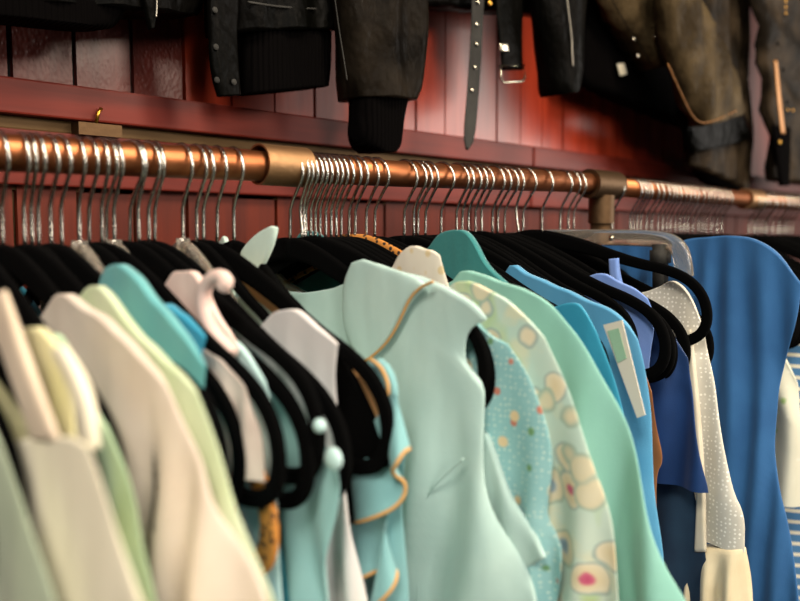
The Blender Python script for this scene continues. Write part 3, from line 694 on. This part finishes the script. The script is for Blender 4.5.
panel_y('lining_tag', YK-.03, [(617, 64, 624, 63), (620, 76, 627, 74)], .002, K['lace'], j)
# brown jacket
YL = .655
j = jacket('brown_jacket', 'worn brown leather jacket with a wide open cuff', 'jacket', 700, YL)
panel_y('body', YL+.02, [(700, -240, 740, -240), (690, -190, 752, -190), (690, -60, 748, -60), (690, 0, 746, 0), (700, 60, 745, 60), (712, 100, 746, 104), (690, 132, 748, 150), (688, 165, 744, 192)], .022, M['grey_leather'], j, A=.004)
panel_y('lining', YL+.0, [(676, 112, 742, 112), (684, 140, 752, 132), (690, 152, 752, 138)], .015, M['black_leather'], j)
panel_y('sleeve', YL-.035, [(655, -240, 700, -240), (658, -120, 694, -120), (661, 0, 690, 0), (667, 50, 716, 40), (680, 90, 733, 78), (691, 117, 739, 100), (697, 127, 740, 112)], .026, M['brown_leather'], j, A=.004, lam=.06, sm=2, label='faded brown sleeve')
cord_y('cuff_seam', YL-.06, [(668, 64), (684, 100), (697, 124), (715, 121), (738, 110)], .0009, M['bronze_zip'], j)
panel_y('hem_band', YL+.03, [(684, 134, 744, 150), (688, 172, 744, 186), (724, 192, 738, 194)], .02, M['rib'], j)
# right jacket with gold hardware
YN = .62
j = jacket('studded_jacket', 'dark brown jacket with brass studs at the top right', 'jacket', 790, YN)
panel_y('body', YN, [(770, -240, 860, -240), (752, -190, 880, -190), (750, -60, 870, -60), (752, 0, 860, 0), (760, 70, 858, 80), (766, 130, 860, 150), (770, 180, 860, 190)], .024, M['grey_leather'], j, A=.006, lam=.035)
panel_y('front_edge', YN-.024, [(772, 125, 790, 128), (775, 150, 790, 150), (780, 186, 788, 186)], .006, M['rib'], j)
panel_y('zip', YN-.03, [(774, 60, 777, 60), (777, 100, 781, 100), (781, 134, 785, 134)], .002, M['bronze_zip'], j, label='tan zip strip')
for q in ((786, 1), (786, 7), (786, 13), (780, 142), (788, 110), (793, 110)): stud('stud', YN-.032, q[0], q[1], .0045 if q[1] == 142 else .003, M['brass'], j)
for q in ((778, 44), (783, 70), (787, 102)): stud('snap', YN-.03, q[0], q[1], .0042, M['rib'], j)
# ------------------------------------------------------------------ light
def area(name, loc, to, sx, sy, power, col):
    L = bpy.data.lights.new(name, 'AREA'); L.shape = 'RECTANGLE'; L.size = sx; L.size_y = sy; L.energy = power; L.color = col
    o = bpy.data.objects.new(name, L); C.objects.link(o); o.location = loc
    o.rotation_euler = (Vector(to)-Vector(loc)).to_track_quat('-Z', 'Y').to_euler(); return o
area('shop_window_light', (4.4, -1.7, 2.0), (4.4, 3, 1.5), 2.4, 1.3, 150, (1, .93, .84))
area('ceiling_lamp_light', (.75, -.55, 2.75), (.6, .6, 1.3), .5, .5, 28, (1, .86, .68))
area('ceiling_lamp_light', (-.7, -.35, 2.7), (.3, .6, 1.3), .5, .5, 28, (1, .92, .8))
area('wall_fill_light', (1.15, -1.0, 2.25), (1.05, .8, 1.58), .35, .35, 18, (1, .84, .68))  # added fill light, warms and brightens the middle of the wall
area('grazing_fill_light', (-.35, -2.0, 2.3), (.45, .5, 1.25), .7, .7, 36, (1, .93, .85))  # added unseen light, set to graze the garment faces and bring out folds
W = bpy.data.worlds.new('shop_ambient'); SC.world = W; W.use_nodes = True
W.node_tree.nodes['Background'].inputs[0].default_value = (.9, .85, .8, 1); W.node_tree.nodes['Background'].inputs[1].default_value = .03
# ------------------------------------------------------------------ camera
cd = bpy.data.cameras.new('camera'); cam = bpy.data.objects.new('camera', cd); C.objects.link(cam)
cd.lens = 36; cd.sensor_width = 36; cd.sensor_fit = 'HORIZONTAL'; cd.clip_start = .02
mw = Matrix((Rv, Uv, -Fv)).transposed().to_4x4(); mw.translation = (0, 0, CAMZ); cam.matrix_world = mw
cd.dof.use_dof = True; cd.dof.focus_distance = .76; cd.dof.aperture_fstop = 3.9
SC.camera = cam
SC.view_settings.view_transform = 'Standard'; SC.view_settings.look = 'None'; SC.view_settings.gamma = 1; SC.view_settings.exposure = 0
SC.view_settings.use_curve_mapping = False
